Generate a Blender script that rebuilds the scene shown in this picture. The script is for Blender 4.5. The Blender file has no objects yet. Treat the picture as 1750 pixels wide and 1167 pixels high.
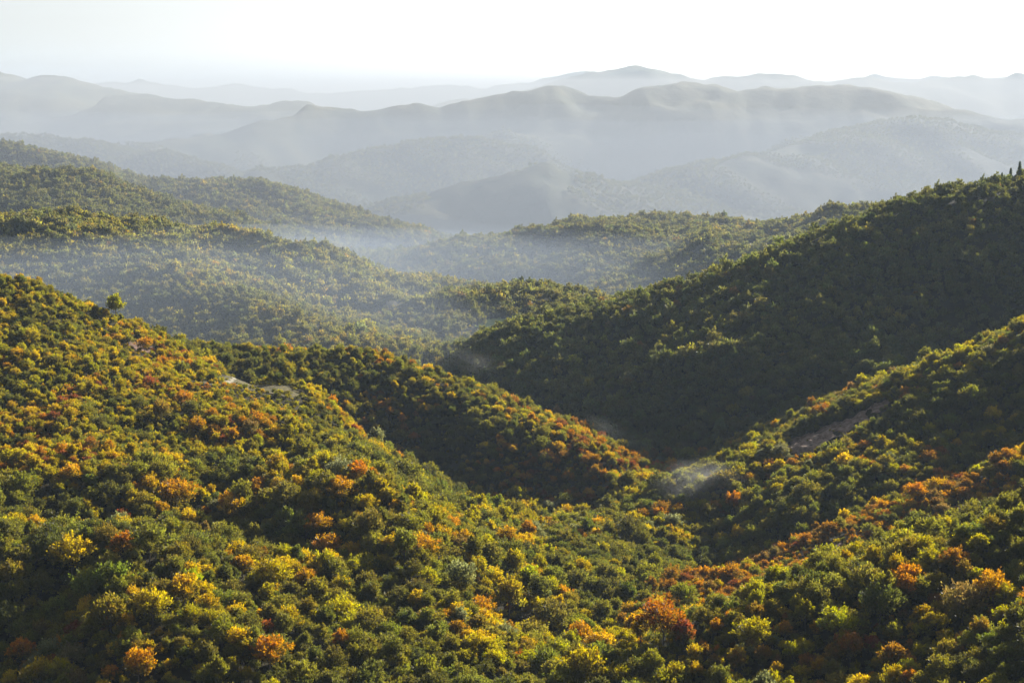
import bpy, bmesh, math, random
import numpy as np
from mathutils import Vector, Euler

random.seed(7)
RNG = np.random.default_rng(11)
SC = bpy.context.scene
COL = SC.collection
TEST = False

# ------------------------------------------------------------------ camera
HFOV = math.radians(38.0)
W0, H0 = 1750.0, 1167.0
F = (W0 / 2) / math.tan(HFOV / 2)
VH = 175.0                                   # row of the true horizon in the photograph
PITCH = math.atan((H0 / 2 - VH) / F)
cd = bpy.data.cameras.new('camera')
cam = bpy.data.objects.new('camera', cd)
COL.objects.link(cam)
cd.sensor_width = 36.0
cd.lens = 18.0 / math.tan(HFOV / 2)
cd.clip_start = 1.0
cd.clip_end = 120000.0
cam.location = (0, 0, 0)
cam.rotation_euler = (math.pi / 2 - PITCH, 0, 0)
SC.camera = cam

# ------------------------------------------------------------------ sky, sun, exposure
SUN_EL = math.radians(23.0)
SUN_AZ = math.radians(39.0)                  # to the right of the view direction
world = bpy.data.worlds.new('World')
SC.world = world
world.use_nodes = True
wn = world.node_tree.nodes
wl = world.node_tree.links
wn.clear()
sky = wn.new('ShaderNodeTexSky')
sky.sky_type = 'NISHITA'
sky.sun_disc = False
sky.sun_elevation = SUN_EL
sky.sun_rotation = SUN_AZ
sky.altitude = 600
sky.air_density = 1.0
sky.dust_density = 3.0
sky.ozone_density = 1.3
bg = wn.new('ShaderNodeBackground')
bg.inputs['Strength'].default_value = 0.05
wo = wn.new('ShaderNodeOutputWorld')
hazy = wn.new('ShaderNodeHueSaturation')          # a milky, almost colourless autumn sky
hazy.inputs['Saturation'].default_value = 0.30
wl.new(sky.outputs[0], hazy.inputs['Color'])
wl.new(hazy.outputs[0], bg.inputs['Color'])
wl.new(bg.outputs[0], wo.inputs['Surface'])

sd = bpy.data.lights.new('sun', 'SUN')
sd.energy = 5.0
sd.angle = math.radians(0.5)
sd.color = (1.0, 0.94, 0.84)
sun = bpy.data.objects.new('sun', sd)
COL.objects.link(sun)
sdir = Vector((math.sin(SUN_AZ) * math.cos(SUN_EL), math.cos(SUN_AZ) * math.cos(SUN_EL), math.sin(SUN_EL)))
sun.rotation_euler = (-sdir).to_track_quat('-Z', 'Y').to_euler()
sun.location = sdir * 3000

SC.view_settings.view_transform = 'Standard'
SC.view_settings.look = 'None'
SC.view_settings.gamma = 1.0
SC.view_settings.exposure = 1.66
SC.view_settings.use_curve_mapping = False
SC.render.engine = 'CYCLES'
SC.cycles.max_bounces = 5
SC.cycles.diffuse_bounces = 2
SC.cycles.transmission_bounces = 2
SC.cycles.volume_bounces = 1
SC.cycles.transparent_max_bounces = 32
SC.cycles.use_denoising = True
SC.cycles.denoiser = 'OPENIMAGEDENOISE'
SC.cycles.denoising_prefilter = 'ACCURATE'
SC.cycles.denoising_input_passes = 'RGB_ALBEDO_NORMAL'
SC.cycles.use_adaptive_sampling = False

# ------------------------------------------------------------------ helpers
CP, SP = math.cos(PITCH), math.sin(PITCH)


def P(u, v, d, drop=0.0):
    """world point seen at photo pixel (u,v) and d metres ahead"""
    a = (u - W0 / 2) / F
    b = (H0 / 2 - v) / F
    y = CP + b * SP
    z = -SP + b * CP
    k = d / y
    return (a * k, d, z * k - drop)


def project(x, y, z):
    f = y * CP - z * SP
    up = y * SP + z * CP
    return W0 / 2 + F * x / f, H0 / 2 - F * up / f, f


def hash2(ix, iy, seed):
    h = (ix.astype(np.int64) * 374761393 + iy.astype(np.int64) * 668265263 + seed * 1442695041) & 0xFFFFFFFF
    h = ((h ^ (h >> 13)) * 1274126177) & 0xFFFFFFFF
    h = (h ^ (h >> 16)) & 0xFFFFFFFF
    return h / 4294967295.0


def vnoise(x, y, seed=0):
    ix = np.floor(x); iy = np.floor(y)
    fx = x - ix; fy = y - iy
    fx = fx * fx * fx * (fx * (fx * 6 - 15) + 10)
    fy = fy * fy * fy * (fy * (fy * 6 - 15) + 10)
    a = hash2(ix, iy, seed); b = hash2(ix + 1, iy, seed)
    c = hash2(ix, iy + 1, seed); d = hash2(ix + 1, iy + 1, seed)
    return (a + (b - a) * fx) * (1 - fy) + (c + (d - c) * fx) * fy


def fbm(x, y, scale, octv=4, seed=0, gain=0.5):
    s = 0.0; amp = 1.0; tot = 0.0; f = 1.0 / scale
    for o in range(octv):
        s = s + amp * (vnoise(x * f + 17.3 * o, y * f - 9.1 * o, seed + o) * 2 - 1)
        tot += amp; amp *= gain; f *= 2.03
    return s / tot


# ------------------------------------------------------------------ the lie of the land
# ridge: name, label, crest points (photo column, row, metres ahead), tree height, slope left of crest dir, slope right, rounding
RIDGES = [
    ('spur', 'rust tinged wooded spur in the middle, falling to the right into the valley', 7, .50, .78, 20,
     [(180, 560, 835), (320, 580, 880), (430, 588, 905), (530, 592, 920), (640, 605, 930), (760, 640, 915), (850, 684, 890),
      (950, 730, 860), (1050, 785, 830), (1130, 822, 808), (1190, 868, 785), (1240, 930, 765)]),
    ('spur', 'nearest wooded spur in the lower right corner, lit yellow green along its crest', 4, .80, .42, 40,
     [(2300, 790, 400), (1950, 838, 450), (1750, 888, 478), (1620, 925, 464), (1480, 968, 450), (1380, 1015, 440), (1300, 1062, 432), (1200, 1112, 424),
      (1120, 1145, 416), (1040, 1190, 405)]),
    ('spur', 'rust brown wooded spur with bare ground showing, second from the lower right corner', 6, .64, .66, 24,
     [(2300, 640, 600), (1950, 725, 630), (1750, 795, 655), (1620, 845, 635), (1500, 895, 618), (1400, 945, 600), (1330, 968, 585), (1240, 985, 560), (1170, 1020, 535),
      (1100, 1075, 505)]),
    ('spur', 'green wooded spur with a bare scree crest, third from the lower right corner', 7, .64, .49, 34,
     [(2300, 380, 820), (1950, 475, 825), (1750, 565, 830), (1680, 600, 818), (1600, 650, 806), (1510, 692, 796), (1430, 732, 788), (1350, 765, 780), (1270, 800, 770),
      (1215, 850, 755), (1180, 900, 735)]),
    ('hill', 'large dark wooded hill on the right, its near face in shadow', 8, .50, .63, 60,
     [(2500, 240, 1130), (2050, 255, 1130), (1850, 285, 1130), (1750, 308, 1130), (1680, 318, 1130), (1600, 340, 1132), (1500, 382, 1136), (1400, 424, 1140), (1300, 448, 1150), (1200, 474, 1165),
      (1100, 504, 1182), (1000, 530, 1200), (920, 552, 1225), (860, 572, 1245), (790, 590, 1265), (730, 600, 1285), (670, 612, 1300)]),
    ('hill', 'small rounded wooded knoll with a bright green meadow beside it', 7, .30, .35, 40,
     [(1000, 530, 1500), (930, 510, 1480), (880, 502, 1470), (830, 515, 1440), (780, 540, 1400), (700, 575, 1340)]),
    ('ridge', 'hazy wooded ridge in the middle distance, lit at left and shaded at right', 7, .40, .38, 60,
     [(450, 455, 1850), (540, 438, 1900), (640, 432, 1930), (740, 426, 1950), (850, 416, 1960), (930, 398, 1970), (1000, 388, 1980), (1060, 381, 1990),
      (1130, 378, 2000), (1200, 384, 2000), (1250, 395, 2000), (1290, 415, 1990)]),
    ('spur', 'dark hazy spur running down from the middle ridge into the valley', 6, .42, .42, 40,
     [(1060, 381, 1990), (1080, 430, 1850), (1060, 490, 1700), (1010, 530, 1600)]),
    ('hill', 'long wooded hill at left, sunlit yellow low on its right side', 7, .34, .40, 40,
     [(-500, 360, 1650), (-200, 365, 1600), (0, 378, 1570), (60, 376, 1560), (130, 395, 1550), (220, 392, 1560), (300, 402, 1555), (400, 414, 1540), (470, 440, 1520), (540, 475, 1490),
      (600, 505, 1450), (660, 525, 1420), (720, 552, 1390)]),
    ('spur', 'lit shoulder of the long left hill reaching down toward the valley', 7, .36, .36, 30,
     [(220, 396, 1560), (300, 450, 1420), (380, 490, 1330), (470, 525, 1270), (560, 565, 1220)]),
    ('spur', 'hazy olive spur behind the left hill', 7, .38, .36, 40,
     [(-500, 270, 2150), (-100, 290, 2100), (60, 292, 2080), (120, 304, 2070), (200, 340, 2030), (270, 375, 1990), (340, 402, 1950), (420, 430, 1900)]),
    ('ridge', 'grey green hazy ridge sloping down from the left edge', 6, .38, .40, 60,
     [(-600, 180, 3000), (-150, 225, 2750), (0, 256, 2650), (90, 286, 2600), (170, 297, 2580), (260, 310, 2560), (340, 317, 2550), (410, 324, 2540), (480, 346, 2520), (540, 366, 2500),
      (610, 380, 2490), (680, 392, 2480), (740, 412, 2450), (790, 435, 2400)]),
    ('hill', 'small hazy green hill just behind the shaded right hill', 7, .40, .42, 40,
     [(1210, 440, 1780), (1270, 408, 1800), (1320, 382, 1810), (1380, 366, 1820), (1440, 361, 1830), (1500, 364, 1840), (1600, 385, 1850)]),
    # far, blue
    ('mountain', 'pale blue wooded cone rising in front of the main far mountain', 0, .44, .44, 35,
     [(560, 440, 3550), (690, 392, 3700), (760, 350, 3800), (850, 306, 3900), (925, 280, 3950), (990, 298, 4000), (1060, 312, 4100), (1160, 330, 4200)]),
    ('mountain', 'pale hazy spur left of the pale blue cone', 0, .42, .44, 45,
     [(400, 330, 4300), (460, 300, 4500), (540, 285, 4700), (640, 268, 4900), (740, 250, 5100), (830, 240, 5300)]),
    ('mountain', 'pale hazy spur low on the right of the main far mountain', 0, .42, .42, 45,
     [(1080, 330, 4300), (1180, 300, 4500), (1260, 280, 4700), (1330, 262, 4900), (1420, 250, 5200), (1500, 228, 5500)]),
    ('mountain', 'small pointed far spur near the right edge', 0, .44, .44, 30,
     [(1380, 290, 4900), (1460, 240, 5200), (1548, 205, 5500), (1640, 215, 5700), (1760, 250, 5900)]),
    ('mountain', 'low far ridge at the left under the pale left mountain', 0, .38, .40, 80,
     [(-700, 215, 6200), (-100, 240, 5600), (60, 240, 5500), (150, 248, 5400), (230, 262, 5200), (300, 278, 5000), (380, 300, 4800)]),
    ('mountain', 'main grey blue far mountain spanning the middle and the right', 0, .44, .44, 40,
     [(60, 300, 5600), (230, 246, 6000), (300, 236, 6200), (390, 226, 6400), (460, 210, 6600), (530, 189, 6800), (600, 195, 6850), (660, 194, 6850), (720, 182, 6900), (765, 195, 6900),
      (800, 178, 6950), (860, 166, 7000), (930, 149, 7050), (1000, 166, 7000), (1090, 158, 7000), (1130, 142, 7050), (1170, 132, 7100),
      (1220, 142, 7050), (1270, 160, 7000), (1320, 152, 7000), (1380, 150, 7000), (1450, 143, 7050), (1520, 157, 7000),
      (1580, 176, 6900), (1680, 196, 6800), (1760, 216, 6700), (1900, 225, 6700), (2500, 220, 6900)]),
    ('mountain', 'pale rounded far mountain at the left edge', 0, .34, .36, 150,
     [(-600, 150, 10500), (-100, 110, 10500), (0, 124, 10500), (50, 131, 10400), (110, 140, 10300), (160, 160, 10200), (210, 178, 9900), (270, 200, 9400)]),
    ('mountain', 'pale rounded far hill right of the left mountain', 0, .36, .36, 120,
     [(60, 215, 9000), (170, 190, 9200), (230, 168, 9300), (270, 162, 9300), (320, 176, 9200), (380, 205, 9000)]),
    ('mountain', 'pale low far hill left of the main mountain', 0, .36, .36, 120,
     [(300, 215, 8700), (370, 193, 8800), (430, 178, 8900), (490, 177, 8900), (540, 190, 8800), (620, 205, 8700)]),
    ('mountain', 'high rounded pale blue peak behind the main mountain', 0, .40, .40, 80,
     [(700, 185, 12500), (830, 172, 12800), (970, 150, 13000), (1030, 126, 13000), (1090, 109, 13000), (1150, 124, 13000), (1200, 136, 13000), (1300, 132, 13200), (1400, 140, 13400),
      (1500, 138, 13600), (1600, 135, 13800), (1680, 131, 14000), (1760, 131, 14000), (2500, 140, 14500)]),
    ('mountain', 'faintest farthest mountain range along the horizon', 0, .34, .34, 120,
     [(-700, 150, 19000), (60, 160, 18500), (160, 151, 18500), (240, 142, 18500), (330, 149, 18500), (400, 142, 18500), (460, 152, 18500), (560, 162, 18500), (640, 161, 18500),
      (740, 154, 18500), (800, 150, 18500), (870, 142, 18500), (950, 136, 18500), (1010, 128, 18500), (1080, 140, 18500), (1400, 142, 18500),
      (1480, 134, 18500), (1530, 132, 18500), (1620, 140, 18500), (1760, 130, 18500), (2500, 140, 19000)]),
]
# broad foreground slope at left and the valley head: control points for a thin plate
SLOPE_PTS = [
    (-500, 330, 900), (-500, 600, 760), (-500, 900, 500), (-500, 1167, 380), (-500, 1500, 270),
    (-200, 420, 850), (-200, 700, 660), (-200, 950, 455), (-200, 1167, 405),
    (0, 480, 810), (100, 512, 795), (215, 578, 790), (300, 600, 800), (330, 632, 775), (400, 650, 765), (450, 662, 750), (510, 668, 745), (540, 660, 775),
    (0, 600, 720), (0, 750, 600), (0, 840, 480), (0, 880, 458), (0, 930, 445), (0, 1000, 428), (0, 1080, 411), (0, 1167, 394), (0, 1500, 330),
    (150, 600, 730), (150, 720, 630), (150, 810, 560), (120, 890, 478), (120, 990, 436), (110, 1090, 402), (140, 960, 452), (230, 925, 468), (200, 1050, 412), (150, 1167, 380),
    (300, 740, 635), (300, 830, 568), (330, 930, 498), (350, 1050, 428), (350, 1167, 380), (350, 1500, 270),
    (430, 695, 685), (480, 740, 640), (460, 850, 560), (500, 950, 500), (550, 1050, 448), (550, 1167, 393),
    (560, 750, 640), (600, 850, 555), (650, 820, 585), (700, 890, 532), (650, 1000, 470),
    (755, 960, 492), (772, 1050, 448), (760, 1167, 400), (750, 1500, 290),
    (560, 720, 810), (640, 775, 775), (710, 835, 755), (780, 878, 745), (850, 890, 752), (940, 888, 765), (1040, 882, 775), (1110, 878, 775), (760, 905, 610), (840, 960, 548), (870, 1050, 488), (880, 1167, 425), (900, 1500, 300),
    (900, 900, 655), (1000, 950, 612), (1100, 905, 700), (1180, 880, 755), (1080, 1008, 575), (1000, 1100, 470), (1000, 1167, 432),
    (1100, 1078, 530), (1150, 985, 615), (1250, 1020, 640), (1330, 1030, 600), (1300, 1200, 380), (1600, 1300, 340), (2000, 1300, 330),
]


def make_tps(pts, vals, lam=1.5):
    p = np.array(pts); v = np.array(vals); n = len(p)
    s = 200.0
    q = p / s
    d = np.linalg.norm(q[:, None] - q[None], axis=2)
    K = np.where(d > 0, d * d * np.log(d + 1e-12), 0) + np.eye(n) * lam * 1e-3
    A = np.zeros((n + 3, n + 3))
    A[:n, :n] = K; A[:n, n] = 1; A[:n, n + 1:] = q
    A[n, :n] = 1; A[n + 1:, :n] = q.T
    w = np.linalg.solve(A, np.concatenate([v, [0, 0, 0]]))

    def f(x, y):
        x = x / s; y = y / s
        r = np.full(x.shape, w[n]) + w[n + 1] * x + w[n + 2] * y
        for i in range(n):
            d2 = (x - q[i, 0]) ** 2 + (y - q[i, 1]) ** 2
            r = r + w[i] * 0.5 * d2 * np.log(d2 + 1e-12)
        return r
    return f


_sp = [P(u, v, d, 5.0) for u, v, d in SLOPE_PTS]
TPS = make_tps([(p[0], p[1]) for p in _sp], [p[2] for p in _sp], 8.0)


# local hollows (-) and humps (+) on the near slope: photo column, row, metres ahead, radius, height
DENTS = [P(u, v, d)[:2] + (rad, amp) for u, v, d, rad, amp in [
    (485, 790, 610, 24, -13), (440, 720, 665, 22, 5), (120, 880, 500, 38, -13), (190, 800, 570, 40, 7), (60, 1030, 425, 24, -8), (230, 930, 462, 24, 6),
    (330, 900, 530, 24, -5), (520, 930, 510, 22, -5), (640, 900, 545, 26, 4), (880, 1060, 490, 24, -5), (20, 780, 590, 30, -6)]]


def smax(a, b, k):
    h = np.maximum(k - np.abs(a - b), 0) / np.maximum(k, 1e-6)
    return np.maximum(a, b) + h * h * k * 0.25


def heights(x, y, want_owner=False):
    r = np.hypot(x, y)
    # crooked distances so that flanks carry gullies and side spurs
    far = np.clip((r - 700) / 2500, 0, 1)
    wob = 6 + 60 * far
    wx = x + wob * fbm(x, y, 90 + 0, 3, 5) * (1 - far) + far * 90 * fbm(x, y, 600, 3, 55)
    wy = y + wob * fbm(x, y, 90 + 0, 3, 9) * (1 - far) + far * 90 * fbm(x, y, 600, 3, 59)
    # broad near slope
    near = r < 1250
    h = np.full(x.shape, -1e4)
    hn = TPS(x[near], y[near])
    out = np.maximum(0, y[near] - (830 + 0.05 * x[near])) + np.maximum(0, 250 - y[near]) * 0.3 + np.maximum(0, x[near] - 240) + np.maximum(0, -420 - x[near])
    for (cx, cy, rad, amp) in DENTS:
        hn = hn + amp * np.exp(-((x[near] - cx) ** 2 + (y[near] - cy) ** 2) / (rad * rad))
    soft = np.clip((720 - y[near]) / 160, .45, 1)
    hn = hn + 6.5 * soft * fbm(x[near], y[near], 95, 3, 201)
    # ribs and gullies running down the slope to the right
    ac = x[near] * .87 + y[near] * .50; al = -x[near] * .50 + y[near] * .87
    hn = hn + 10.0 * soft * (.45 - np.abs(fbm(ac, al * .22, 46, 3, 211))) * np.clip((60 - x[near]) / 150, 0, 1)
    h[near] = hn - 0.5 * out
    own = np.zeros(x.shape, int)
    for i, (nm, lb, th, sl, sr, rnd, pts) in enumerate(RIDGES):
        c = np.array([P(u, v, d, th) for u, v, d in pts])
        dm = c[:, 1].mean()
        reach = 900 if dm < 1400 else (1600 if dm < 3000 else 6000)
        sel = (x > c[:, 0].min() - reach) & (x < c[:, 0].max() + reach) & (y > c[:, 1].min() - reach) & (y < c[:, 1].max() + reach)
        X = wx[sel]; Y = wy[sel]
        rr = r[sel]
        g = fbm(X, Y, 60 + dm * 0.09, 4, 31 + i)                     # gullies
        best = np.full(X.shape, -1e5)
        for a, b in zip(c[:-1], c[1:]):
            ex, ey = b[0] - a[0], b[1] - a[1]
            t = np.clip(((X - a[0]) * ex + (Y - a[1]) * ey) / (ex * ex + ey * ey), 0, 1)
            dx = X - (a[0] + t * ex); dy = Y - (a[1] + t * ey)
            d = np.hypot(dx, dy)
            side = ex * dy - ey * dx
            # crest runs right to left or left to right: the camera side is the side with smaller y
            front = (dy < 0)
            s = np.where(front, sr, sl)
            z = a[2] + t * (b[2] - a[2]) - s * (np.sqrt(d * d + rnd * rnd) - rnd) * (1 + (0.30 if dm < 1400 else 0.38 if dm < 3300 else 0.6) * g)
            best = np.maximum(best, z)
        if dm > 1400:
            best = best + (dm * .004 + 6) * (.32 - np.abs(fbm(X, Y, 60 + dm * .050, 4, 131 + i))) * 2.3
        best = best + fbm(X, Y, 25 + dm * 0.02, 3, 77 + i) * (1.0 + dm * 0.0012)
        cur = h[sel]
        k = 6 + dm * 0.008
        o = own[sel]
        o[best > cur] = i + 1
        own[sel] = o
        h[sel] = smax(cur, best, k)
    # look-out rise under the camera
    look = -4 - 0.85 * np.maximum(0, np.hypot(x, y + 25) - 22)
    h = np.maximum(h, look)
    base = -300 - 0.028 * np.maximum(0, r - 2200) + fbm(x, y, 700, 3, 3) * 12
    own[(h < base) & (h > -9000) & (r > 3000)] = len(RIDGES) + 1
    h = smax(h, base, 30)
    h = h + np.where(r < 1400, fbm(x, y, 34, 3, 91) * 1.6, 0)
    if want_owner:
        return h, own
    return h


NA, NR = 520, 760
AZ = np.radians(np.linspace(-36, 40, NA))
RD = np.exp(np.linspace(math.log(40), math.log(26000), NR))
GR, GA = np.meshgrid(RD, AZ, indexing='ij')
GX, GY = GR * np.sin(GA), GR * np.cos(GA)
GZ, GOWN = heights(GX.ravel(), GY.ravel(), True)
GZ = GZ.reshape(NR, NA); GOWN = GOWN.reshape(NR, NA)
CUM = np.maximum.accumulate(GZ / GR, axis=0)          # skyline slope seen from the camera, by distance


def gsample(A, x, y):
    r = np.hypot(x, y); a = np.arctan2(x, y)
    fi = np.clip((np.log(np.maximum(r, 41)) - math.log(40)) / (math.log(26000) - math.log(40)) * (NR - 1), 0, NR - 1.001)
    fj = np.clip((a - AZ[0]) / (AZ[-1] - AZ[0]) * (NA - 1), 0, NA - 1.001)
    i = fi.astype(int); j = fj.astype(int); fi = fi - i; fj = fj - j
    return (A[i, j] * (1 - fi) * (1 - fj) + A[i + 1, j] * fi * (1 - fj) + A[i, j + 1] * (1 - fi) * fj + A[i + 1, j + 1] * fi * fj)


def hit(u, v, lift=0.0, dmin=200, dmax=9000):
    """ground point on the line of sight through a photo pixel"""
    d = np.exp(np.linspace(math.log(dmin), math.log(dmax), 3000))
    a = (u - W0 / 2) / F; b = (H0 / 2 - v) / F
    y = CP + b * SP; z = -SP + b * CP
    X = a * d / y; Z = z * d / y
    g = gsample(GZ, X, d) + lift
    k = np.argmax(Z < g)
    return float(X[k]), float(d[k]), float(g[k] - lift)
# ======== END LAND

# ------------------------------------------------------------------ materials
def new_mat(name):
    m = bpy.data.materials.new(name)
    m.use_nodes = True
    n = m.node_tree.nodes
    n.clear()
    return m, n, m.node_tree.links


def ramp(n, stops):
    r = n.new('ShaderNodeValToRGB')
    e = r.color_ramp.elements
    e[0].position, e[0].color = stops[0][0], (*stops[0][1], 1)
    e[1].position, e[1].color = stops[-1][0], (*stops[-1][1], 1)
    for p, c in stops[1:-1]:
        q = e.new(p); q.color = (*c, 1)
    return r


def soil_material(name, stops, scale, bump=0.4, dist=1.0, rough=0.95):
    m, n, l = new_mat(name)
    geo = n.new('ShaderNodeNewGeometry')
    no = n.new('ShaderNodeTexNoise'); no.inputs['Scale'].default_value = scale; no.inputs['Detail'].default_value = 8; no.inputs['Roughness'].default_value = 0.65
    l.new(geo.outputs['Position'], no.inputs['Vector'])
    r = ramp(n, stops); l.new(no.outputs['Fac'], r.inputs[0])
    b = n.new('ShaderNodeBump'); b.inputs['Strength'].default_value = bump; b.inputs['Distance'].default_value = dist
    l.new(no.outputs['Fac'], b.inputs['Height'])
    p = n.new('ShaderNodeBsdfPrincipled'); p.inputs['Roughness'].default_value = rough
    p.inputs['Specular IOR Level'].default_value = 0.1
    l.new(r.outputs[0], p.inputs['Base Color']); l.new(b.outputs[0], p.inputs['Normal'])
    o = n.new('ShaderNodeOutputMaterial'); l.new(p.outputs[0], o.inputs['Surface'])
    return m


M_FLOOR = soil_material('forest_floor', [(0.3, (.012, .011, .005)), (0.5, (.022, .018, .007)), (0.7, (.034, .028, .010))], 0.35)
M_FARWOOD = soil_material('distant_woodland', [(0.30, (.022, .030, .013)), (0.46, (.040, .046, .018)), (0.56, (.062, .060, .024)), (0.64, (.075, .07, .035)), (0.75, (.045, .045, .02))], 0.0045, 0.9, 25.0)
M_CLEAR = soil_material('dry_grass', [(0.3, (.030, .034, .012)), (0.5, (.070, .060, .026)), (0.7, (.14, .11, .06))], 0.5)
M_TRACK = soil_material('bare_earth', [(0.3, (.06, .040, .026)), (0.5, (.12, .075, .055)), (0.7, (.20, .13, .10))], 0.6)
M_PATH = soil_material('pale_gravel', [(0.3, (.13, .12, .08)), (0.7, (.28, .25, .19))], 0.8)
M_MEADOW = soil_material('meadow_grass', [(0.3, (.10, .15, .025)), (0.7, (.16, .21, .04))], 0.3)
M_SCREE = soil_material('scree', [(0.3, (.055, .040, .030)), (0.5, (.14, .102, .080)), (0.7, (.24, .185, .15))], 0.45, 0.8, 1.5)


def leaf_material():
    m, n, l = new_mat('foliage')
    tint = n.new('ShaderNodeAttribute'); tint.attribute_type = 'INSTANCER'; tint.attribute_name = 'tint'
    var = n.new('ShaderNodeAttribute'); var.attribute_type = 'GEOMETRY'; var.attribute_name = 'var'
    hs = n.new('ShaderNodeHueSaturation')
    mr = n.new('ShaderNodeMapRange'); mr.inputs[3].default_value = 0.474; mr.inputs[4].default_value = 0.520
    l.new(var.outputs['Fac'], mr.inputs[0]); l.new(mr.outputs[0], hs.inputs['Hue'])
    mv = n.new('ShaderNodeMapRange'); mv.inputs[3].default_value = 0.65; mv.inputs[4].default_value = 1.4
    wnz = n.new('ShaderNodeMath'); wnz.operation = 'FRACT'
    mu = n.new('ShaderNodeMath'); mu.operation = 'MULTIPLY'; mu.inputs[1].default_value = 7.31
    l.new(var.outputs['Fac'], mu.inputs[0]); l.new(mu.outputs[0], wnz.inputs[0]); l.new(wnz.outputs[0], mv.inputs[0])
    l.new(mv.outputs[0], hs.inputs['Value']); 
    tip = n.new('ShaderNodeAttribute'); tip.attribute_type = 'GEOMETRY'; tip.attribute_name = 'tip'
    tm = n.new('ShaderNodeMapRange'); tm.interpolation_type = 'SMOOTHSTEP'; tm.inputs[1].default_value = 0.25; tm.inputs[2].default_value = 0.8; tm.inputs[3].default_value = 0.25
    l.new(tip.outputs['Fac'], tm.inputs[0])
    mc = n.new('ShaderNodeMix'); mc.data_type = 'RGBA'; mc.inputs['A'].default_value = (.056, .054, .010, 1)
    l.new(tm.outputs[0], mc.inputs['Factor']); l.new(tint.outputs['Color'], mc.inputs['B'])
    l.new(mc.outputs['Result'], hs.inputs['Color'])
    p = n.new('ShaderNodeBsdfPrincipled'); p.inputs['Roughness'].default_value = 0.6; p.inputs['Specular IOR Level'].default_value = 0.35
    l.new(hs.outputs[0], p.inputs['Base Color'])
    t = n.new('ShaderNodeBsdfTranslucent')
    hs2 = n.new('ShaderNodeHueSaturation'); hs2.inputs['Saturation'].default_value = 1.1; hs2.inputs['Value'].default_value = 2.6
    l.new(hs.outputs[0], hs2.inputs['Color']); l.new(hs2.outputs[0], t.inputs['Color'])
    mx = n.new('ShaderNodeMixShader'); mx.inputs[0].default_value = 0.55
    l.new(p.outputs[0], mx.inputs[1]); l.new(t.outputs[0], mx.inputs[2])
    o = n.new('ShaderNodeOutputMaterial'); l.new(mx.outputs[0], o.inputs['Surface'])
    return m


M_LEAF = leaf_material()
M_BARK = soil_material('bark', [(0.3, (.045, .038, .030)), (0.7, (.11, .095, .078))], 3.0, 0.5, 0.1)

# ------------------------------------------------------------------ the ground, split into its hills
def link_mesh(name, verts, faces, mat, smooth=True):
    me = bpy.data.meshes.new(name)
    verts = np.asarray(verts, np.float32); faces = np.asarray(faces, np.int32)
    me.vertices.add(len(verts)); me.vertices.foreach_set('co', verts.ravel())
    k = faces.shape[1]
    me.loops.add(faces.size); me.loops.foreach_set('vertex_index', faces.ravel())
    me.polygons.add(len(faces)); me.polygons.foreach_set('loop_start', np.arange(0, faces.size, k, dtype=np.int32))
    me.update(calc_edges=True); me.validate()
    if smooth:
        me.polygons.foreach_set('use_smooth', np.ones(len(me.polygons), bool))
    if mat: me.materials.append(mat)
    o = bpy.data.objects.new(name, me)
    COL.objects.link(o)
    return o


def structure(o, label, cat):
    o['kind'] = 'structure'; o['label'] = label; o['category'] = cat
    return o


VTX = np.stack([GX, GY, GZ], -1).reshape(-1, 3)
ii, jj = np.meshgrid(np.arange(NR - 1), np.arange(NA - 1), indexing='ij')
q0 = (ii * NA + jj)
QUADS = np.stack([q0, q0 + NA, q0 + NA + 1, q0 + 1], -1).reshape(-1, 4)
QOWN = GOWN[:-1, :-1].ravel()
names = ['hillside'] + [r[0] for r in RIDGES] + ['valley_floor']
labels = ['broad wooded near slope at left in full autumn colour'] + [r[1] for r in RIDGES] + ['low hazy valley ground between the far mountains']
for k, (nm, lb) in enumerate(zip(names, labels)):
    qs = QUADS[QOWN == k]
    if len(qs) == 0: continue
    used, inv = np.unique(qs, return_inverse=True)
    fars = VTX[used][:, 1].mean() > 3300
    o = link_mesh(nm, VTX[used], inv.reshape(-1, 4), M_FARWOOD if fars else M_FLOOR)
    structure(o, lb, nm.replace('_', ' '))
g = link_mesh('ground', [(-30000, -30000, -1030), (30000, -30000, -1030), (30000, 30000, -1030), (-30000, 30000, -1030)], [(0, 1, 2, 3)], M_FARWOOD, False)
structure(g, 'deep base land under the hills out to the horizon', 'ground')


def inside(poly, x, y):
    c = np.zeros(x.shape, bool)
    n = len(poly)
    for i in range(n):
        x1, y1 = poly[i]; x2, y2 = poly[(i + 1) % n]
        c ^= ((y1 > y) != (y2 > y)) & (x < (x2 - x1) * (y - y1) / (y2 - y1 + 1e-9) + x1)
    return c


def patch(name, pix, mat, label, cat, step=1.5, lift=0.25, rough=0.25, shrub=None):
    poly = [hit(u, v, 0.0)[:2] for u, v in pix]
    xs = np.array([p[0] for p in poly]); ys = np.array([p[1] for p in poly])
    gx, gy = np.meshgrid(np.arange(xs.min() - step, xs.max() + step, step), np.arange(ys.min() - step, ys.max() + step, step), indexing='ij')
    z = gsample(GZ, gx, gy) + lift + rough * fbm(gx, gy, 4.0, 2, 5)
    jx = gx + step * 1.2 * fbm(gx, gy, 5, 2, 15); jy = gy + step * 1.2 * fbm(gx, gy, 5, 2, 16)
    m = inside(poly, jx, jy)
    nx, ny = gx.shape
    idx = np.arange(nx * ny).reshape(nx, ny)
    q = np.stack([idx[:-1, :-1], idx[1:, :-1], idx[1:, 1:], idx[:-1, 1:]], -1)[m[:-1, :-1]]
    used, inv = np.unique(q, return_inverse=True)
    V = np.stack([gx, gy, z], -1).reshape(-1, 3)[used]
    o = link_mesh(name, V, inv.reshape(-1, 4), mat)
    structure(o, label, cat)
    return poly


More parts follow.
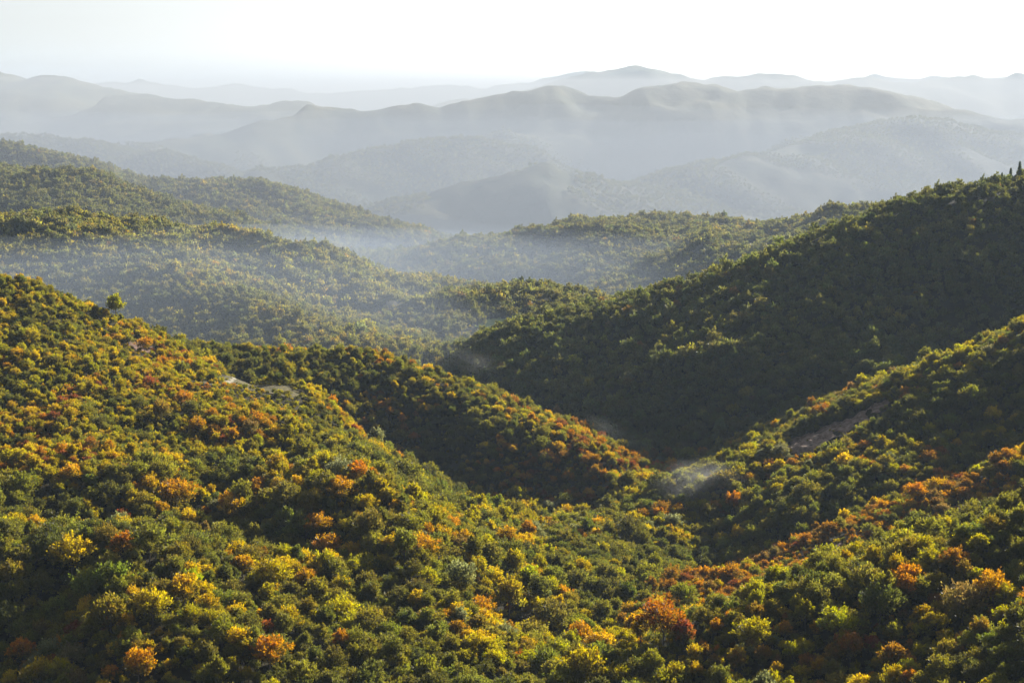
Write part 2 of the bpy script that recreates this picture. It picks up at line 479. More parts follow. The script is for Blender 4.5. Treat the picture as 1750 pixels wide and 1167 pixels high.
P_TRACK = patch('dirt_track', [(214, 582), (222, 577), (240, 583), (258, 592), (268, 602), (258, 607), (238, 602), (220, 594)], M_TRACK,
                'bare pinkish earth track cut into the left slope below the crest', 'track')
P_CLEAR = patch('clearing', [(335, 652), (372, 650), (400, 646), (425, 652), (458, 658), (500, 664), (522, 676), (498, 682), (452, 672), (398, 664)], M_CLEAR,
                'pale dry grass clearing among the trees on the left slope', 'clearing')
P_PATH = patch('footpath', [(380, 655), (394, 648), (404, 646.5), (407, 648), (400, 651), (390, 657)], M_PATH,
               'pale footpath curving into the clearing', 'path', 1.0, 0.4)
P_MEADOW = patch('meadow', [(806, 560), (822, 551), (850, 545), (872, 548), (858, 556), (838, 562)], M_MEADOW,
                 'small bright green meadow on the knoll in the middle', 'meadow', 3.0, 0.5)
P_SCREE = patch('scree', [(1335, 770), (1350, 757), (1400, 738), (1450, 716), (1510, 690), (1528, 688), (1490, 716), (1440, 748), (1385, 776), (1350, 784)], M_SCREE,
                'bare mauve scree slope along the crest of the third right spur', 'scree', 1.2, 0.5, 1.8)
P_BARE = patch('bare_ground', [(1290, 985), (1330, 962), (1400, 935), (1450, 915), (1490, 905), (1480, 925), (1420, 955), (1360, 985), (1310, 1000)], M_SCREE,
               'bare mauve ground between rust bushes on the second right spur', 'bare ground', 1.5, 0.3, 0.5)
# strips of low growth in front of the bare places
def wpoly(pix): return [hit(u, v, 0.0)[:2] for u, v in pix]
LOW = [wpoly([(320, 656), (400, 664), (452, 672), (500, 684), (530, 678), (520, 705), (450, 705), (380, 690), (320, 676)]),
       wpoly([(213, 594), (240, 604), (276, 612), (270, 632), (235, 625), (208, 608)]),
       wpoly([(1350, 784), (1385, 776), (1440, 748), (1490, 716), (1528, 692), (1545, 700), (1500, 735), (1440, 772), (1385, 800), (1345, 805)]),
       wpoly([(790, 566), (838, 562), (872, 550), (880, 560), (845, 572), (795, 578)]), P_BARE]
BARE = [P_TRACK, P_CLEAR, P_PATH, P_MEADOW, P_SCREE]

# ------------------------------------------------------------------ tree shapes
def crown_mesh(name, seed, R, Hc, base, lobes, leaves, size, shape='dome', open_=0.0):
    """leafy crown: lobes of leaf sprays around a dome; base = height where the crown begins"""
    r = np.random.default_rng(seed)
    V = []; VAR = []; TIP = []
    cen = []
    for i in range(lobes):
        ph = r.uniform(0, 2 * math.pi)
        c = 1 - 1.15 * ((i + 0.5) / lobes)                 # cos of the polar angle, down to just below the equator
        s = math.sqrt(max(0, 1 - c * c))
        ph = i * 2.39996 + r.uniform(-.5, .5)
        rr = r.uniform(.50, 1.02)
        w = R * (1.0 + r.uniform(-.32, .28))
        if shape == 'cone':
            t = (i + .5) / lobes
            cen.append((w * t * .85 * math.cos(ph), w * t * .85 * math.sin(ph), base + Hc * (1 - t) ** 0.9, R * (.25 + .22 * t)))
            continue
        if shape == 'tall':
            cen.append((w * rr * s * math.cos(ph) * .9, w * rr * s * math.sin(ph) * .9, base + Hc * (.42 + .55 * c * rr), R * r.uniform(.22, .44)))
            continue
        cen.append((w * rr * s * math.cos(ph), w * rr * s * math.sin(ph), base + Hc * (.35 + .60 * c * rr), R * r.uniform(.20, .42)))
    cx = sum(c[0] for c in cen) / len(cen); cy = sum(c[1] for c in cen) / len(cen)
    mid = np.array([0, 0, base + Hc * .25])
    for (x, y, z, lr) in cen:
        out = np.array([x, y, z]) - mid
        out = out / (np.linalg.norm(out) + 1e-6)
        lobvar = r.uniform(0, 1)
        n = leaves
        # a branch: a fan of leaf sprays running outward and up
        a = out * .75 + np.array([0, 0, .55]) + r.normal(size=3) * .28
        if shape == 'cone': a = out * 1.0 + np.array([0, 0, -.1])
        a /= np.linalg.norm(a)
        t = r.uniform(-.35, 1.0, n)
        g = r.normal(size=(n, 3))
        fat = (lr * .52) * (1.15 - .75 * np.clip(t, 0, 1))
        p = np.array([x, y, z]) + a * (t * lr * 1.45)[:, None] + g * fat[:, None] * np.array([1, 1, .75])
        ax = a * .9 + g * .45 + np.array([0, 0, .25]) + r.normal(size=(n, 3)) * .35
        ax /= np.linalg.norm(ax, axis=1)[:, None]
        sd = np.cross(ax, r.normal(size=(n, 3))); sd /= np.linalg.norm(sd, axis=1)[:, None] + 1e-6
        L = size * r.uniform(.6, 1.35, n)[:, None]
        Wd = L * r.uniform(.22, .42, n)[:, None]
        q = np.stack([p - ax * L * .5, p + sd * Wd, p + ax * L * .6, p - sd * Wd], 1)
        V.append(q)
        VAR.append(np.clip(lobvar * .55 + r.uniform(0, .45, n), 0, 1))
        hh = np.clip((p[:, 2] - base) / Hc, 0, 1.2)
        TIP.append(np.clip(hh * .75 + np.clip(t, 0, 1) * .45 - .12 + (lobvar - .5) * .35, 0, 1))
    V = np.concatenate(V).reshape(-1, 3); VAR = np.concatenate(VAR); TIP = np.concatenate(TIP)
    me = bpy.data.meshes.new(name)
    nf = len(VAR)
    me.vertices.add(len(V)); me.vertices.foreach_set('co', V.astype(np.float32).ravel())
    me.loops.add(nf * 4); me.loops.foreach_set('vertex_index', np.arange(nf * 4, dtype=np.int32))
    me.polygons.add(nf); me.polygons.foreach_set('loop_start', np.arange(0, nf * 4, 4, dtype=np.int32))
    me.update(calc_edges=True)
    a = me.attributes.new('var', 'FLOAT', 'FACE'); a.data.foreach_set('value', VAR.astype(np.float32))
    a = me.attributes.new('tip', 'FLOAT', 'FACE'); a.data.foreach_set('value', TIP.astype(np.float32))
    me.materials.append(M_LEAF)
    return me


def trunk_mesh(name, seed, h, r0, limbs, spread):
    r = random.Random(seed)
    bm = bmesh.new()

    def tube(p0, p1, a, b, seg=6, bend=None):
        p0 = Vector(p0); p1 = Vector(p1)
        mid = (p0 + p1) / 2 + (bend or Vector((0, 0, 0)))
        rings = []
        for q, rad in ((p0, a), (mid, (a + b) / 2), (p1, b)):
            d = (p1 - p0).normalized(); s = d.orthogonal().normalized(); t = d.cross(s)
            rings.append([bm.verts.new(q + (s * math.cos(2 * math.pi * k / seg) + t * math.sin(2 * math.pi * k / seg)) * rad) for k in range(seg)])
        for A, B in zip(rings[:-1], rings[1:]):
            for k in range(seg):
                bm.faces.new((A[k], A[(k + 1) % seg], B[(k + 1) % seg], B[k]))
        bm.faces.new(rings[-1])
    tube((0, 0, -.8), (r.uniform(-.3, .3), r.uniform(-.3, .3), h), r0, r0 * .35, 7, Vector((r.uniform(-.2, .2), r.uniform(-.2, .2), 0)))
    for k in range(limbs):
        a = k * 2.4 + r.uniform(-.4, .4)
        z0 = h * r.uniform(.38, .8)
        tube((0, 0, z0), (math.cos(a) * spread * r.uniform(.5, .85), math.sin(a) * spread * r.uniform(.5, .85), min(z0 + spread * r.uniform(.4, .9), h * 1.05)), r0 * .42, r0 * .12, 5,
             Vector((0, 0, -.15)))
    me = bpy.data.meshes.new(name)
    bm.to_mesh(me); bm.free()
    me.materials.append(M_BARK)
    return me


# kinds: (crown mesh, trunk mesh, natural crown width, height)
NEAR = []
NEARSPEC = [  # R, Hc, base, shape, word
    (4.0, 6.0, 3.0, 'dome', 'round'), (3.6, 7.5, 2.8, 'tall', 'tall'), (4.6, 5.4, 3.2, 'dome', 'spreading'),
    (3.4, 5.2, 2.2, 'dome', 'small round'), (3.9, 6.6, 2.6, 'dome', 'bushy'), (3.1, 8.0, 2.6, 'tall', 'narrow'), (4.2, 6.2, 2.6, 'dome', 'ragged')]
for i, (R, Hc, b, sh, w) in enumerate(NEARSPEC):
    nl = 40 if i != 6 else 30
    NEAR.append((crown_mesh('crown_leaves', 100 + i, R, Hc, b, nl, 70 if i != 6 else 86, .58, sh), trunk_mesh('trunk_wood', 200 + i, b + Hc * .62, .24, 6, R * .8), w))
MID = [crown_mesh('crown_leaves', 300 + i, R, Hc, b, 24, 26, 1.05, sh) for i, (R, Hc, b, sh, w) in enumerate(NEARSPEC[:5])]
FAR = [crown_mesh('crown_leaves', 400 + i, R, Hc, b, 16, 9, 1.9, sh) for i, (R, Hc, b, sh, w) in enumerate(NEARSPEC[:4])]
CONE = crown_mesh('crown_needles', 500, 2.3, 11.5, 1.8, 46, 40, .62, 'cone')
CONE_T = trunk_mesh('trunk_wood', 501, 12.5, .22, 0, 1)

TINTS = {
    'dark green': (.026, .030, .008), 'green': (.053, .058, .011), 'olive': (.080, .074, .012), 'yellow green': (.165, .138, .013),
    'golden yellow': (.25, .165, .013), 'orange': (.22, .098, .011), 'rust': (.135, .060, .014), 'brown': (.090, .055, .020),
    'dark red': (.11, .026, .014), 'grey green': (.080, .086, .040)}
TN = list(TINTS)
TC = np.array([TINTS[k] for k in TN])
#            DG   GR   OL   YG   GO   OR   RU   BR   RD   GG
ZONES = {
    'top':   (.05, .12, .22, .28, .20, .08, .05, .01, .005, .00),
    'low':   (.20, .20, .26, .15, .10, .055, .025, .01, .005, .005),
    'spurB': (.12, .20, .25, .07, .08, .12, .12, .03, .01, .00),
    'valley': (.19, .24, .22, .18, .09, .03, .02, .02, .005, .03),
    'R1':    (.12, .22, .27, .22, .04, .04, .07, .03, .005, .005),
    'R2':    (.04, .10, .16, .05, .05, .18, .28, .13, .01, .00),
    'R3':    (.12, .30, .27, .16, .02, .02, .05, .02, .00, .04),
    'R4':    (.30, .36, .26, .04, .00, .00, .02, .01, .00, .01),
    'mid':   (.18, .32, .33, .08, .01, .00, .01, .02, .00, .05),
    'L1':    (.08, .22, .30, .32, .05, .00, .01, .01, .00, .03),
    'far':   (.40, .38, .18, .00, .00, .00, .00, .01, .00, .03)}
ZI = {k: i for i, k in enumerate(ZONES)}
ZW = np.array([ZONES[k] for k in ZONES]); ZW = ZW / ZW.sum(1, keepdims=True)
ZC = ZW.cumsum(1)


def zone_of(x, y, z, own):
    u, v, f = project(x, y, z + 5)
    zn = np.full(x.shape, ZI['far'])
    a = own == 0
    zn[a] = ZI['low']
    zn[a & (v < 800 - np.clip((u - 200) * .1, -100, 150)) & (u < 640)] = ZI['top']
    zn[a & (v < 760)] = ZI['top']
    zn[a & (u > 780)] = ZI['valley']
    zn[own == 1] = ZI['spurB']; zn[own == 2] = ZI['R1']; zn[own == 3] = ZI['R2']; zn[own == 4] = ZI['R3']; zn[own == 5] = ZI['R4']
    zn[(own == 6) | (own == 7) | (own == 8) | (own == 11) | (own == 12) | (own == 13)] = ZI['mid']
    zn[(own == 9) | (own == 10)] = ZI['L1']
    return zn


def near_owner(x, y):
    r = np.hypot(x, y); a = np.arctan2(x, y)
    i = np.clip(np.rint((np.log(np.maximum(r, 41)) - math.log(40)) / (math.log(26000) - math.log(40)) * (NR - 1)), 0, NR - 1).astype(int)
    j = np.clip(np.rint((a - AZ[0]) / (AZ[-1] - AZ[0]) * (NA - 1)), 0, NA - 1).astype(int)
    return GOWN[i, j]


def scatter(rmin, rmax, step, a0, a1, seed, treeh, margin):
    """jittered grid of tree spots over a ring sector; drops the ones deep behind a skyline"""
    r = np.random.default_rng(seed)
    xs = np.arange(rmax * math.sin(a0) - step, rmax * math.sin(a1) + step, step)
    ys = np.arange(0, rmax + step, step)
    x, y = np.meshgrid(xs, ys, indexing='ij')
    x = x + (np.arange(len(ys)) % 2 * .5 * step)[None, :]
    x = (x + r.uniform(-.42, .42, x.shape) * step).ravel(); y = (y + r.uniform(-.42, .42, y.shape) * step).ravel()
    rr = np.hypot(x, y); a = np.arctan2(x, y)
    k = (rr > rmin) & (rr < rmax) & (a > a0) & (a < a1)
    x, y, rr, a = x[k], y[k], rr[k], a[k]
    z = gsample(GZ, x, y)
    back = rr - 14 - rr * .01
    cum = gsample(CUM, x * back / rr, y * back / rr)
    k = (z + treeh + margin) / rr > cum
    for poly in BARE:
        k &= ~inside(poly, x, y) | (r.random(x.shape) < .08)
    return x[k], y[k], z[k]


def pick_tints(x, y, zn, r):
    # neighbours tend to share a colour
    q = .62 * r.uniform(0, 1, x.shape) + .38 * np.clip(.5 + 1.2 * fbm(x, y, 40, 2, 401), 0, 1)
    q = np.clip((q - .5) * 1.15 + .5, 0, .9999)
    # shuffle order so that clumps are not always the same colour
    ti = (q[:, None] > ZC[zn]).sum(1).clip(0, len(TN) - 1)
    return ti


A0, A1 = math.radians(-23.5), math.radians(24.5)
bands = []
x1, y1, z1 = scatter(230, 1000, 4.6, A0, A1, 1, 9, 10)
x2, y2, z2 = scatter(1000, 1420, 6.0, A0, A1, 2, 9, 12)
x3, y3, z3 = scatter(1420, 2250, 8.0, A0, A1, 3, 9, 15)
x4, y4, z4 = scatter(2250, 3500, 9.5, A0, A1, 4, 9, 20)
x5, y5, z5 = scatter(3500, 6200, 16.0, A0, A1, 5, 12, 30)
print('trees', len(x1), len(x2), len(x3), len(x4), len(x5))


# ------------------------------------------------------------------ which trees are built one by one
def near_points():
    x = np.concatenate([x1, x2]); y = np.concatenate([y1, y2]); z = np.concatenate([z1, z2])
    return x, y, z


NX, NY, NZ = near_points()
R2 = np.random.default_rng(77)
NO = near_owner(NX, NY)
NZN = zone_of(NX, NY, NZ, NO)
NT = pick_tints(NX, NY, NZN, R2)
NK = R2.integers(0, 7, len(NX))
NS = R2.uniform(.58, 1.24, len(NX)) * np.where(R2.random(len(NX)) < .12, .7, 1.0) * np.where(R2.random(len(NX)) < .08, 1.35, 1.0)
ZSIZE = np.array([{'top': .59, 'low': .84, 'spurB': .72, 'valley': .84, 'R1': .80, 'R2': .66, 'R3': .80, 'R4': .90}.get(k, .95) for k in ZONES])
ZKEEP = np.array([{'top': .95, 'low': .80, 'spurB': .92, 'valley': .78, 'R1': .84, 'R2': .80, 'R3': .84, 'R4': .95}.get(k, 1) for k in ZONES])
NS = .86 * NS * ZSIZE[NZN] * (1 + .22 * fbm(NX, NY, 38, 2, 501))
for poly in LOW:
    NS = np.where(inside(poly, NX, NY), NS * .30, NS)
for poly in BARE:
    NS = np.where(inside(poly, NX, NY), NS * .30, NS)
NROT = R2.uniform(0, 2 * math.pi, len(NX))
keep = R2.random(len(NX)) < ZKEEP[NZN]

# trees that stand out in the photograph: column, row of the crown's middle, tint, shape, size, label
LAND = [
    (197, 524, 'yellow green', 5, 1.4, 'lone tall tree with an open crown standing above the left skyline'),
    (301, 846, 'orange', 2, 1.25, 'large orange red tree in the middle of the dark near left slope'),
    (275, 706, 'rust', 4, 1.0, 'rust red tree among golden ones below the clearing on the left slope'),
    (314, 681, 'orange', 0, 1.0, 'bright orange tree just left of and below the clearing'),
    (338, 727, 'orange', 4, 1.0, 'orange tree with a golden rim right of the rust red one below the clearing'),
    (582, 835, 'orange', 0, 1.1, 'orange tree on the sunlit rim of the near left slope'),
    (546, 898, 'orange', 2, 1.0, 'orange tree one step below the sunlit rim of the left slope'),
    (563, 936, 'orange', 4, 1.2, 'vivid red orange tree lowest of three orange ones under the sunlit rim'),
    (1134, 1060, 'rust', 2, 1.45, 'big round rust tree at the mouth of the valley beside the lower right spur'),
    (1168, 1082, 'dark red', 3, 0.95, 'dark red tree touching the big round rust tree on its right'),
    (209, 884, 'dark red', 3, 0.8, 'small dark red tree alone in the shaded hollow at left'),
    (84, 812, 'golden yellow', 5, 0.8, 'narrow golden tree alone in the shade near the left edge'),
    (583, 1043, 'golden yellow', 2, 1.05, 'bright golden orange tree surrounded by dark green ones low on the left slope'),
    (254, 927, 'olive', 0, 1.3, 'large round olive tree on the hump above the lower left corner'),
    (213, 932, 'orange', 3, 1.05, 'orange red tree leaning on the large round olive tree from the left'),
    (122, 946, 'golden yellow', 2, 1.35, 'broad tawny gold tree crowning the hump at lower left'),
    (38, 1114, 'orange', 3, 0.9, 'glowing orange tree in the black shade of the lower left corner'),
    (838, 859, 'rust', 5, 1.0, 'pointed rust tree at the top of the valley bottom under the dark spur'),
    (866, 924, 'orange', 1, 1.15, 'tall orange yellow tree in the upper valley bottom'),
    (897, 875, 'golden yellow', 0, 1.05, 'golden tree at the dark foot of the middle spur'),
    (926, 884, 'yellow green', 1, 0.95, 'bright green tree right beside the golden one at the foot of the middle spur'),
    (981, 907, 'grey green', 3, 0.95, 'pale grey green tree in the upper valley bottom'),
    (1075, 905, 'dark green', 2, 1.3, 'large dark round tree below the mist in the valley'),
    (1086, 1068, 'golden yellow', 3, 0.95, 'brilliant yellow tree pressed against the big round rust tree on its left'),
    (993, 1090, 'orange', 4, 1.0, 'soft orange tree near the bottom of the valley left of the big dark thicket'),
    (1028, 1104, 'golden yellow', 2, 1.0, 'wide pale gold tree near the bottom edge below the valley thicket'),
    (872, 1025, 'yellow green', 1, 1.25, 'tall olive yellow tree with knobbly crown in the middle of the valley bottom'),
    (945, 1058, 'green', 2, 1.3, 'large deep green tree with lit upper sprays in the lower valley'),
    (986, 992, 'green', 0, 1.1, 'domed green tree in the centre of the valley bottom'),
    (1551, 991, 'orange', 0, 0.95, 'orange red tree on the sunlit band of the lower right spur'),
    (1546, 1013, 'orange', 5, 0.9, 'narrow orange tree just below the orange red one on the lower right spur'),
    (1698, 1010, 'orange', 2, 1.0, 'wide orange tree near the right edge on the lower right spur'),
    (1453, 1110, 'rust', 4, 0.95, 'rust tree on the lower right spur near the bottom edge'),
    (1528, 1126, 'rust', 3, 0.95, 'small rust tree right of the other rust one near the bottom edge'),
    (1505, 1036, 'dark green', 2, 1.15, 'large dark green tree in the middle of the lower right spur'),
    (1646, 1037, 'brown', 2, 1.2, 'large brown green tree in the shade of the lower right spur'),
    (1254, 862, 'orange', 1, 1.1, 'orange topped tree right of the valley mist at the foot of the scree spur'),
    (1213, 878, 'dark green', 0, 1.05, 'dark round tree just left of the orange topped one by the mist'),
    (1332, 800, 'golden yellow', 3, 1.05, 'clear yellow tree under the scree on the third right spur'),
    (1217, 780, 'grey green', 3, 1.0, 'pale silvery green tree at the tip of the scree spur'),
    (414, 965, 'orange', 3, 0.9, 'orange tipped tree left of centre on the dark lower left slope'),
    (459, 1119, 'orange', 0, 1.05, 'round orange tree near the bottom edge of the left slope'),
    (451, 1075, 'dark red', 3, 0.9, 'dull dark red tree above the round orange one near the bottom edge'),
    (583, 1094, 'orange', 5, 0.75, 'slim pinkish orange tree under the bright golden orange one'),
    (260, 1038, 'golden yellow', 2, 1.05, 'gold tipped tree in a row low on the left slope'),
    (236, 1138, 'orange', 4, 1.0, 'orange tree cut close to the bottom edge at left'),
    (314, 1012, 'golden yellow', 0, 1.0, 'golden green tree right of the row of gold tipped ones at lower left'),
    (690, 935, 'olive', 1, 1.1, 'tall olive tree on the lit right edge of the near slope'),
    (1170, 1020, 'olive', 0, 1.05, 'domed olive tree above the big round rust tree'),
    (1290, 1080, 'yellow green', 0, 1.05, 'pale yellow green tree on the crest of the lower right spur'),
]
land_pts = []
for (u, v, tn, k, sc_, lb) in LAND:
    crown, trunk, word = NEAR[k]
    Rk, Hk, bk, _, _ = NEARSPEC[k]
    lift = (bk + Hk * .5) * sc_
    x, y, z = hit(u, v, lift)
    while math.hypot(x, y) > 1000 and v < 700:        # looked past the crest: step down onto it
        v += 2
        x, y, z = hit(u, v, lift)
    land_pts.append((x, y, z))
    keep &= (NX - x) ** 2 + (NY - y) ** 2 > (3.6 * sc_ + 1.2) ** 2
    # keep the line of sight to its crown free of the closest neighbours
    dd = np.hypot(x, y)
    t = (NX * x + NY * y) / dd
    lat = np.abs(NX * y - NY * x) / dd
    keep &= ~((t < dd) & (t > dd - 11 * sc_) & (lat < 2.6 * sc_))

# visible pixel area of the rest, nearest first
H_OF = np.array([b + Hc for R, Hc, b, _, _ in NEARSPEC]); R_OF = np.array([R for R, _, _, _, _ in NEARSPEC]); B_OF = np.array([b for _, _, b, _, _ in NEARSPEC])
near_i = np.where(keep & (np.hypot(NX, NY) < 760))[0]
near_i = near_i[np.argsort(np.hypot(NX, NY)[near_i])]
CW = 6
grid = np.zeros((int(H0 / CW) + 1, int(W0 / CW) + 1), bool)
score = np.zeros(len(NX))
yy, xx = np.mgrid[0:grid.shape[0], 0:grid.shape[1]]
for i in near_i:
    zc = NZ[i] + (B_OF[NK[i]] + .5 * (H_OF[NK[i]] - B_OF[NK[i]])) * NS[i]
    u, v, f = project(NX[i], NY[i], zc)
    ru = R_OF[NK[i]] * NS[i] * F / f; rv = .5 * (H_OF[NK[i]] - B_OF[NK[i]]) * NS[i] * F / f
    a0, a1 = int(max((v - rv) / CW, 0)), int(min((v + rv) / CW + 2, grid.shape[0]))
    b0, b1 = int(max((u - ru) / CW, 0)), int(min((u + ru) / CW + 2, grid.shape[1]))
    if a1 <= a0 or b1 <= b0: continue
    m = ((xx[a0:a1, b0:b1] + .5) * CW - u) ** 2 / ru ** 2 + ((yy[a0:a1, b0:b1] + .5) * CW - v) ** 2 / rv ** 2 < 1
    sub = grid[a0:a1, b0:b1]
    if 15 < u < W0 - 15 and v < H0 - 12:
        score[i] = (m & ~sub).sum()
    sub |= m
N_IND = 290 - len(LAND)
chosen = np.argsort(-score)[:N_IND]
chosen = [int(c) for c in chosen if score[c] > 0]
ind = np.zeros(len(NX), bool); ind[chosen] = True
rest = keep & ~ind
print('individuals', len(chosen), 'score min', score[chosen].min() if len(chosen) else 0, 'rest', rest.sum())


# ------------------------------------------------------------------ trees built one by one
def add_tree(name, loc, rotz, scale, crown, trunk, tint, label, cat, group):
    e = bpy.data.objects.new(name, None)
    e.empty_display_size = 0.5
    COL.objects.link(e)
    e.location = loc; e.rotation_euler = (0, 0, rotz); e.scale = scale
    e['label'] = label; e['category'] = cat
    if group: e['group'] = group
    t = bpy.data.objects.new('trunk', trunk); COL.objects.link(t); t.parent = e
    c = bpy.data.objects.new('crown', crown); COL.objects.link(c); c.parent = e
    c['tint'] = tint
    return e


GROUP = 'autumn broadleaf trees of the near forest'
rl = random.Random(5)
records = []                                      # for the wording of labels
for (u, v, tn, k, sc_, lb), (x, y, z) in zip(LAND, land_pts):
    records.append(dict(x=x, y=y, z=z, u=u, v=v, tn=tn, k=k, s=sc_, rot=rl.uniform(0, 6.28), label=lb))
for c in chosen:
    zc = NZ[c] + .6 * H_OF[NK[c]] * NS[c]
    u, v, f = project(NX[c], NY[c], zc)
    records.append(dict(x=float(NX[c]), y=float(NY[c]), z=float(NZ[c]), u=float(u), v=float(v), tn=TN[NT[c]], k=int(NK[c]), s=float(NS[c]), rot=float(NROT[c]), label=None, own=int(NO[c])))


def region(q):
    u, v = q['u'], q['v']
    if q.get('own', 0) == 2:
        return 'at the bottom of the right spur' if v > 1105 else 'along the right spur crest' if (v - (1150 - (u - 1120) * .41)) < 30 else 'on the lower right spur'
    if u > 780:
        return 'at the bottom of the valley' if v > 1095 else 'in the valley bottom' if v > 960 else 'in the upper valley'
    if v > 1110:
        return 'at the bottom edge left' if u < 400 else 'at the bottom edge left of centre'
    if u < 170: return 'in the shaded lower left corner' if v > 930 else 'on the shaded left edge'
    if u < 420: return 'low on the left slope' if v > 960 else 'on the left slope'
    return 'low on the middle slope' if v > 1000 else 'on the slope by the lit rim'


LM = [(r['u'], r['v'], n) for r, n in zip(records[:len(LAND)], [
    'lone skyline tree', 'large orange red tree', 'rust red tree', 'orange tree by the clearing', 'gold rimmed orange tree', 'orange rim tree', 'second orange rim tree',
    'vivid red orange tree', 'big round rust tree', 'dark red valley tree', 'small dark red tree', 'narrow golden tree', 'golden orange tree', 'large round olive tree',
    'leaning orange red tree', 'broad tawny gold tree', 'glowing orange corner tree', 'pointed rust tree', 'tall orange yellow tree', 'golden spur foot tree', 'bright green tree',
    'pale grey green tree', 'large dark mist tree', 'brilliant yellow tree', 'soft orange tree', 'wide pale gold tree', 'knobbly olive yellow tree', 'large deep green tree',
    'domed green tree', 'orange red spur tree', 'narrow orange spur tree', 'wide orange tree', 'rust spur tree', 'small rust spur tree', 'large dark green spur tree',
    'large brown green tree', 'orange topped tree', 'dark round mist tree', 'clear yellow tree', 'pale silvery tree', 'orange tipped tree', 'round orange tree', 'dull dark red tree',
    'slim pinkish orange tree', 'gold tipped tree', 'bottom edge orange tree', 'golden green tree', 'tall olive rim tree', 'domed olive tree', 'pale crest tree'])]


def size_word(q):
    return 'small' if q['s'] < .72 else 'big' if q['s'] > 1.12 else ''


def where(du, dv):
    h = 'left' if du < 0 else 'right'
    w = 'above' if dv < 0 else 'below'
    if abs(du) > 2 * abs(dv): return h + ' of'
    if abs(dv) > 2 * abs(du): return w
    return w + ' and ' + h + ' of'


seen = {}
for q in records:
    if q['label']: seen[q['label']] = q
for q in records[len(LAND):]:
    nm = ' '.join(w for w in (size_word(q), NEAR[q['k']][2].replace('small round', 'compact'), q['tn'], 'tree') if w)
    lm = sorted(LM, key=lambda m: (m[0] - q['u']) ** 2 + ((m[1] - q['v']) * 1.2) ** 2)
    nb = sorted((r for r in records if r is not q), key=lambda r: (r['u'] - q['u']) ** 2 + (r['v'] - q['v']) ** 2)[:3]
    dist = math.hypot(lm[0][0] - q['u'], lm[0][1] - q['v'])
    far_ = 'just ' if dist < 75 else 'well ' if dist > 160 else ''
    cands = ['%s %s%s the %s' % (nm, far_, where(q['u'] - lm[0][0], q['v'] - lm[0][1]), lm[0][2]),
             '%s %s, beside a %s one' % (nm, region(q), nb[0]['tn']),
             '%s %s the %s' % (nm, where(q['u'] - lm[1][0], q['v'] - lm[1][1]), lm[1][2]),
             '%s %s, between %s and %s ones' % (nm, region(q), nb[0]['tn'], nb[1]['tn']),
             '%s %s, %s a %s one' % (nm, region(q), where(q['u'] - nb[0]['u'], q['v'] - nb[0]['v']), nb[0]['tn']),
             '%s %s the %s and %s a %s one' % (nm, where(q['u'] - lm[0][0], q['v'] - lm[0][1]), lm[0][2], where(q['u'] - nb[0]['u'], q['v'] - nb[0]['v']), nb[0]['tn'])]
    lab = next((c for c in cands if c not in seen and len(c.split()) <= 16), None)
    q['label'] = lab or cands[0]
    seen[q['label']] = q
for q in records:
    s = q['s']
    add_tree('broadleaf_tree', (q['x'], q['y'], q['z'] - .15), q['rot'], (s, s, s * rl.uniform(1.0, 1.25)), NEAR[q['k']][0], NEAR[q['k']][1], tuple(float((.72 * c + .28 * d)) * rl.uniform(.85, 1.12) for c, d in zip(TINTS[q['tn']], (.095, .078, .012))), q['label'], 'tree', GROUP)

# conifers breaking the skyline at the upper right, and a few above the left crest
CON = [(1742, 300, 1.1, 'tall dark conifer at the right edge on the skyline of the shaded hill'),
       (1727, 300, .95, 'slim dark conifer left of the tall one on the right skyline'),
       (1712, 306, .85, 'small dark conifer third from the right edge on the skyline'),
       (1683, 312, .6, 'tiny dark conifer top on the right skyline, apart from the other three')]
for (u, v, s, lb) in CON:
    d = 1130
    x, y, _ = P(u, v, d)
    ys = np.linspace(y - 60, y + 60, 60)
    zz = gsample(GZ, x * ys / y, ys)
    k = int(np.argmax(zz / ys))
    x, y = x * ys[k] / y, ys[k]
    add_tree('conifer_tree', (float(x), float(y), float(zz[k]) - .3), rl.uniform(0, 6), (s, s, s * 1.25), CONE, CONE_T, (.022, .034, .014), lb, 'tree', 'dark conifers on the right skyline')


# ------------------------------------------------------------------ the rest of the forest, too many to count
def mesh_arrays(me):
    nv = len(me.vertices); co = np.empty(nv * 3, np.float32); me.vertices.foreach_get('co', co)
    nl = len(me.loops); li = np.empty(nl, np.int32); me.loops.foreach_get('vertex_index', li)
    nf = len(me.polygons); ls = np.empty(nf, np.int32); me.polygons.foreach_get('loop_start', ls)
    va = np.zeros(nf, np.float32)
    ti = np.zeros(nf, np.float32)
    if 'var' in me.attributes:
        me.attributes['var'].data.foreach_get('value', va); me.attributes['tip'].data.foreach_get('value', ti)
    return co.reshape(-1, 3), li, ls, va, ti


